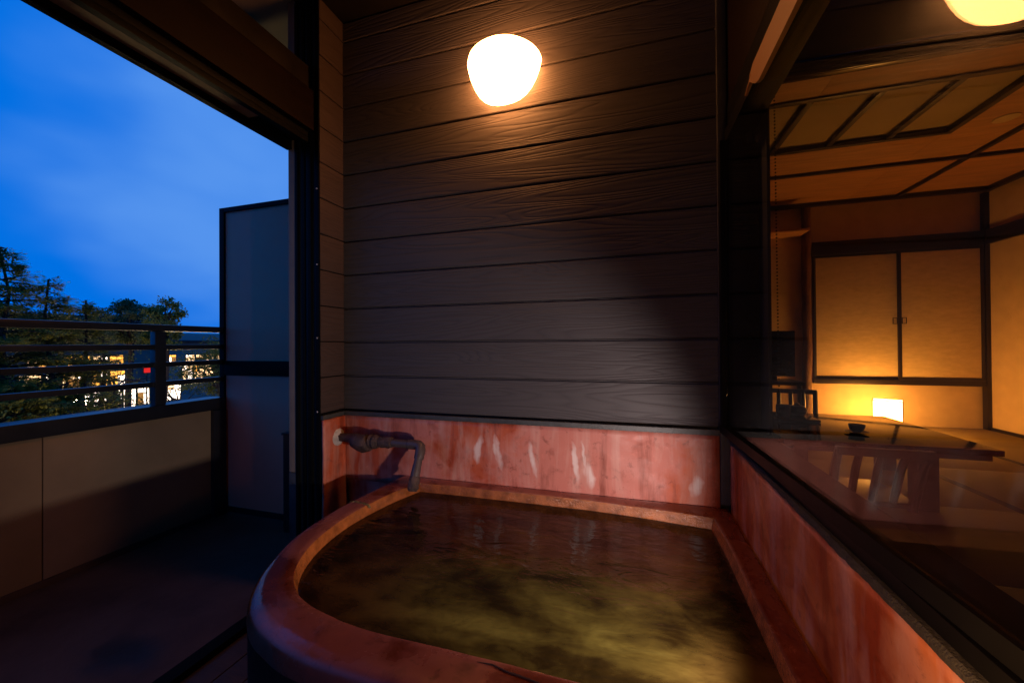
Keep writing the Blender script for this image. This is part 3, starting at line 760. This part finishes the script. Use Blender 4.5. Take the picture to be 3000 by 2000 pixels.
broadleaf((-8.2, 4.3), -.75, .95, 1.1, .6, 'low shrubby tree under the thin conifer', 39, 26, 70, .045, 'leaves')
broadleaf((-8.0, 2.9), -.35, .9, .9, .9, 'dense leafy shrub tree at the lower left', 40, 40, 70, .05, 'needles')
broadleaf((-9.2, 5.9), -.70, .75, .85, .5, 'low leafy tree beneath the rounded dark-topped one', 41, 22, 60, .045, 'leaves_dark')

def garden_lamp(x, y, z, label, glow='garden_glow'):
    t = thing('garden_lamp', label, 'lamp', 'lit globe lamps in the garden below')
    lathe('globe', [(.03, -.12)]+[(.13*math.sin(a), -.13*math.cos(a)) for a in [.4+i*.34 for i in range(8)]]+[(0, .13)], glow, t, 16, (x, y, z))
    tube('pole', [(x, y, GZ), (x, y, z-.121)], .035, 'black_alu', t, 8)
garden_lamp(-13.0, 6.15, -1.35, 'bright globe garden lamp glinting through leaves left of the railing post')
garden_lamp(-12.5, 4.95, -1.25, 'bright globe garden lamp glinting through the thin conifer')
garden_lamp(-11.0, 3.55, -.95, 'bright globe garden lamp half hidden by foliage at the left')
garden_lamp(-6.0, 4.3, -2.5, 'unseen globe lamp added below the parapet to light the trees', 'tree_fill_glow')  # out-of-view fill lamp, added to warm the foliage
broadleaf((-9.8, 5.1), .05, .9, .9, .8, 'thin-leaved tree veiling the lit inn windows', 42, 26, 28, .05, 'leaves')
broadleaf((-9.0, 3.9), -.10, .8, .8, .8, 'loose leafy tree under the low sparse conifer', 43, 22, 36, .05, 'needles')

K = 2.25; BX = -45.0
def building(name, label, y0, y1, ztop, mat, roofmat, wins, eave=.8):
    t = thing(name, label, 'building', 'lit buildings beyond the trees')
    box('wall', BX-9, BX-.12, y0, y1, GZ, ztop, mat, t, 0)
    prism('roof', [(BX-9.6, ztop+.01), (BX+eave, ztop+.01), (BX+eave, ztop+.16), (BX-4.5, ztop+2.2*eave*.6), (BX-9.6, ztop+.16)], 'Y', y0-.6, y1+.6, roofmat, t)
    for (a, b, c, d, m) in wins:
        n = max(1, round((b-a)/1.15)); wd = (b-a)/n
        for i in range(n):
            q = box('window', BX-.119, BX-.06, a+i*wd+.04, a+(i+1)*wd-.04, c, d, 'dark_frame', t, 0)
            y0_, y1_ = a+i*wd+.10, a+(i+1)*wd-.10; hz = c+(d-c)*random.choice((.5, .62, .7)); ym = (y0_+y1_)/2
            for (p0, p1, r0, r1) in ((y0_, ym-.02, c+.06, hz-.02), (ym+.02, y1_, c+.06, hz-.02), (y0_, ym-.02, hz+.02, d-.06), (ym+.02, y1_, hz+.02, d-.06)):
                mm = m if random.random() < .62 else random.choice(('win_orange', 'win_peach', 'win_white', 'win_dim'))
                box('pane', BX-.0595, BX-.05, p0, p1, r0, r1, mm, q, 0)
W = lambda a, b, c, d, m: (a*K, b*K, c*K, d*K, m)
building('lit_building', 'dim inn building with rows of warm lit windows behind the trees', 15.5, 26.6, 1.9, 'house_wall', 'house_roof',
    [W(9.5, 11.05, .24, .70, 'win_peach'), W(8.05, 8.6, -.80, -.33, 'win_orange'), W(8.75, 10.8, -.82, -.33, 'win_orange'),
     W(7.85, 8.45, -1.52, -.97, 'win_peach'), W(8.5, 9.65, -1.62, -.97, 'win_white'), W(9.75, 10.85, -1.58, -.97, 'win_orange'), W(9.3, 11.7, -2.62, -1.68, 'win_white')])
building('lit_building', 'red-roofed shop building with peach lit windows right of the inn', 27.4, 36, .45, 'house_wall_pale', 'house_roof',
    [W(12.3, 12.75, -.76, -.38, 'win_orange'), W(13.1, 14.9, -.78, -.40, 'win_peach'), W(12.95, 15.0, -1.65, -.84, 'win_peach'), W(12.3, 12.95, -2.45, -1.68, 'win_white')])
sg = thing('red_sign', 'small glowing red sign between the trees near the railing post', 'sign')
box('sign_face', BX+.5, BX+.52, 11.33*K, 11.57*K, -1.12*K, -.92*K, 'win_red', sg, .01)
box('sign_case', BX+.40, BX+.499, 11.31*K, 11.59*K, -1.14*K, -.90*K, 'dark_frame', sg, .01)
box('sign_pole', BX+.42, BX+.48, 11.42*K, 11.47*K, GZ, -1.141*K, 'dark_frame', sg, .01)
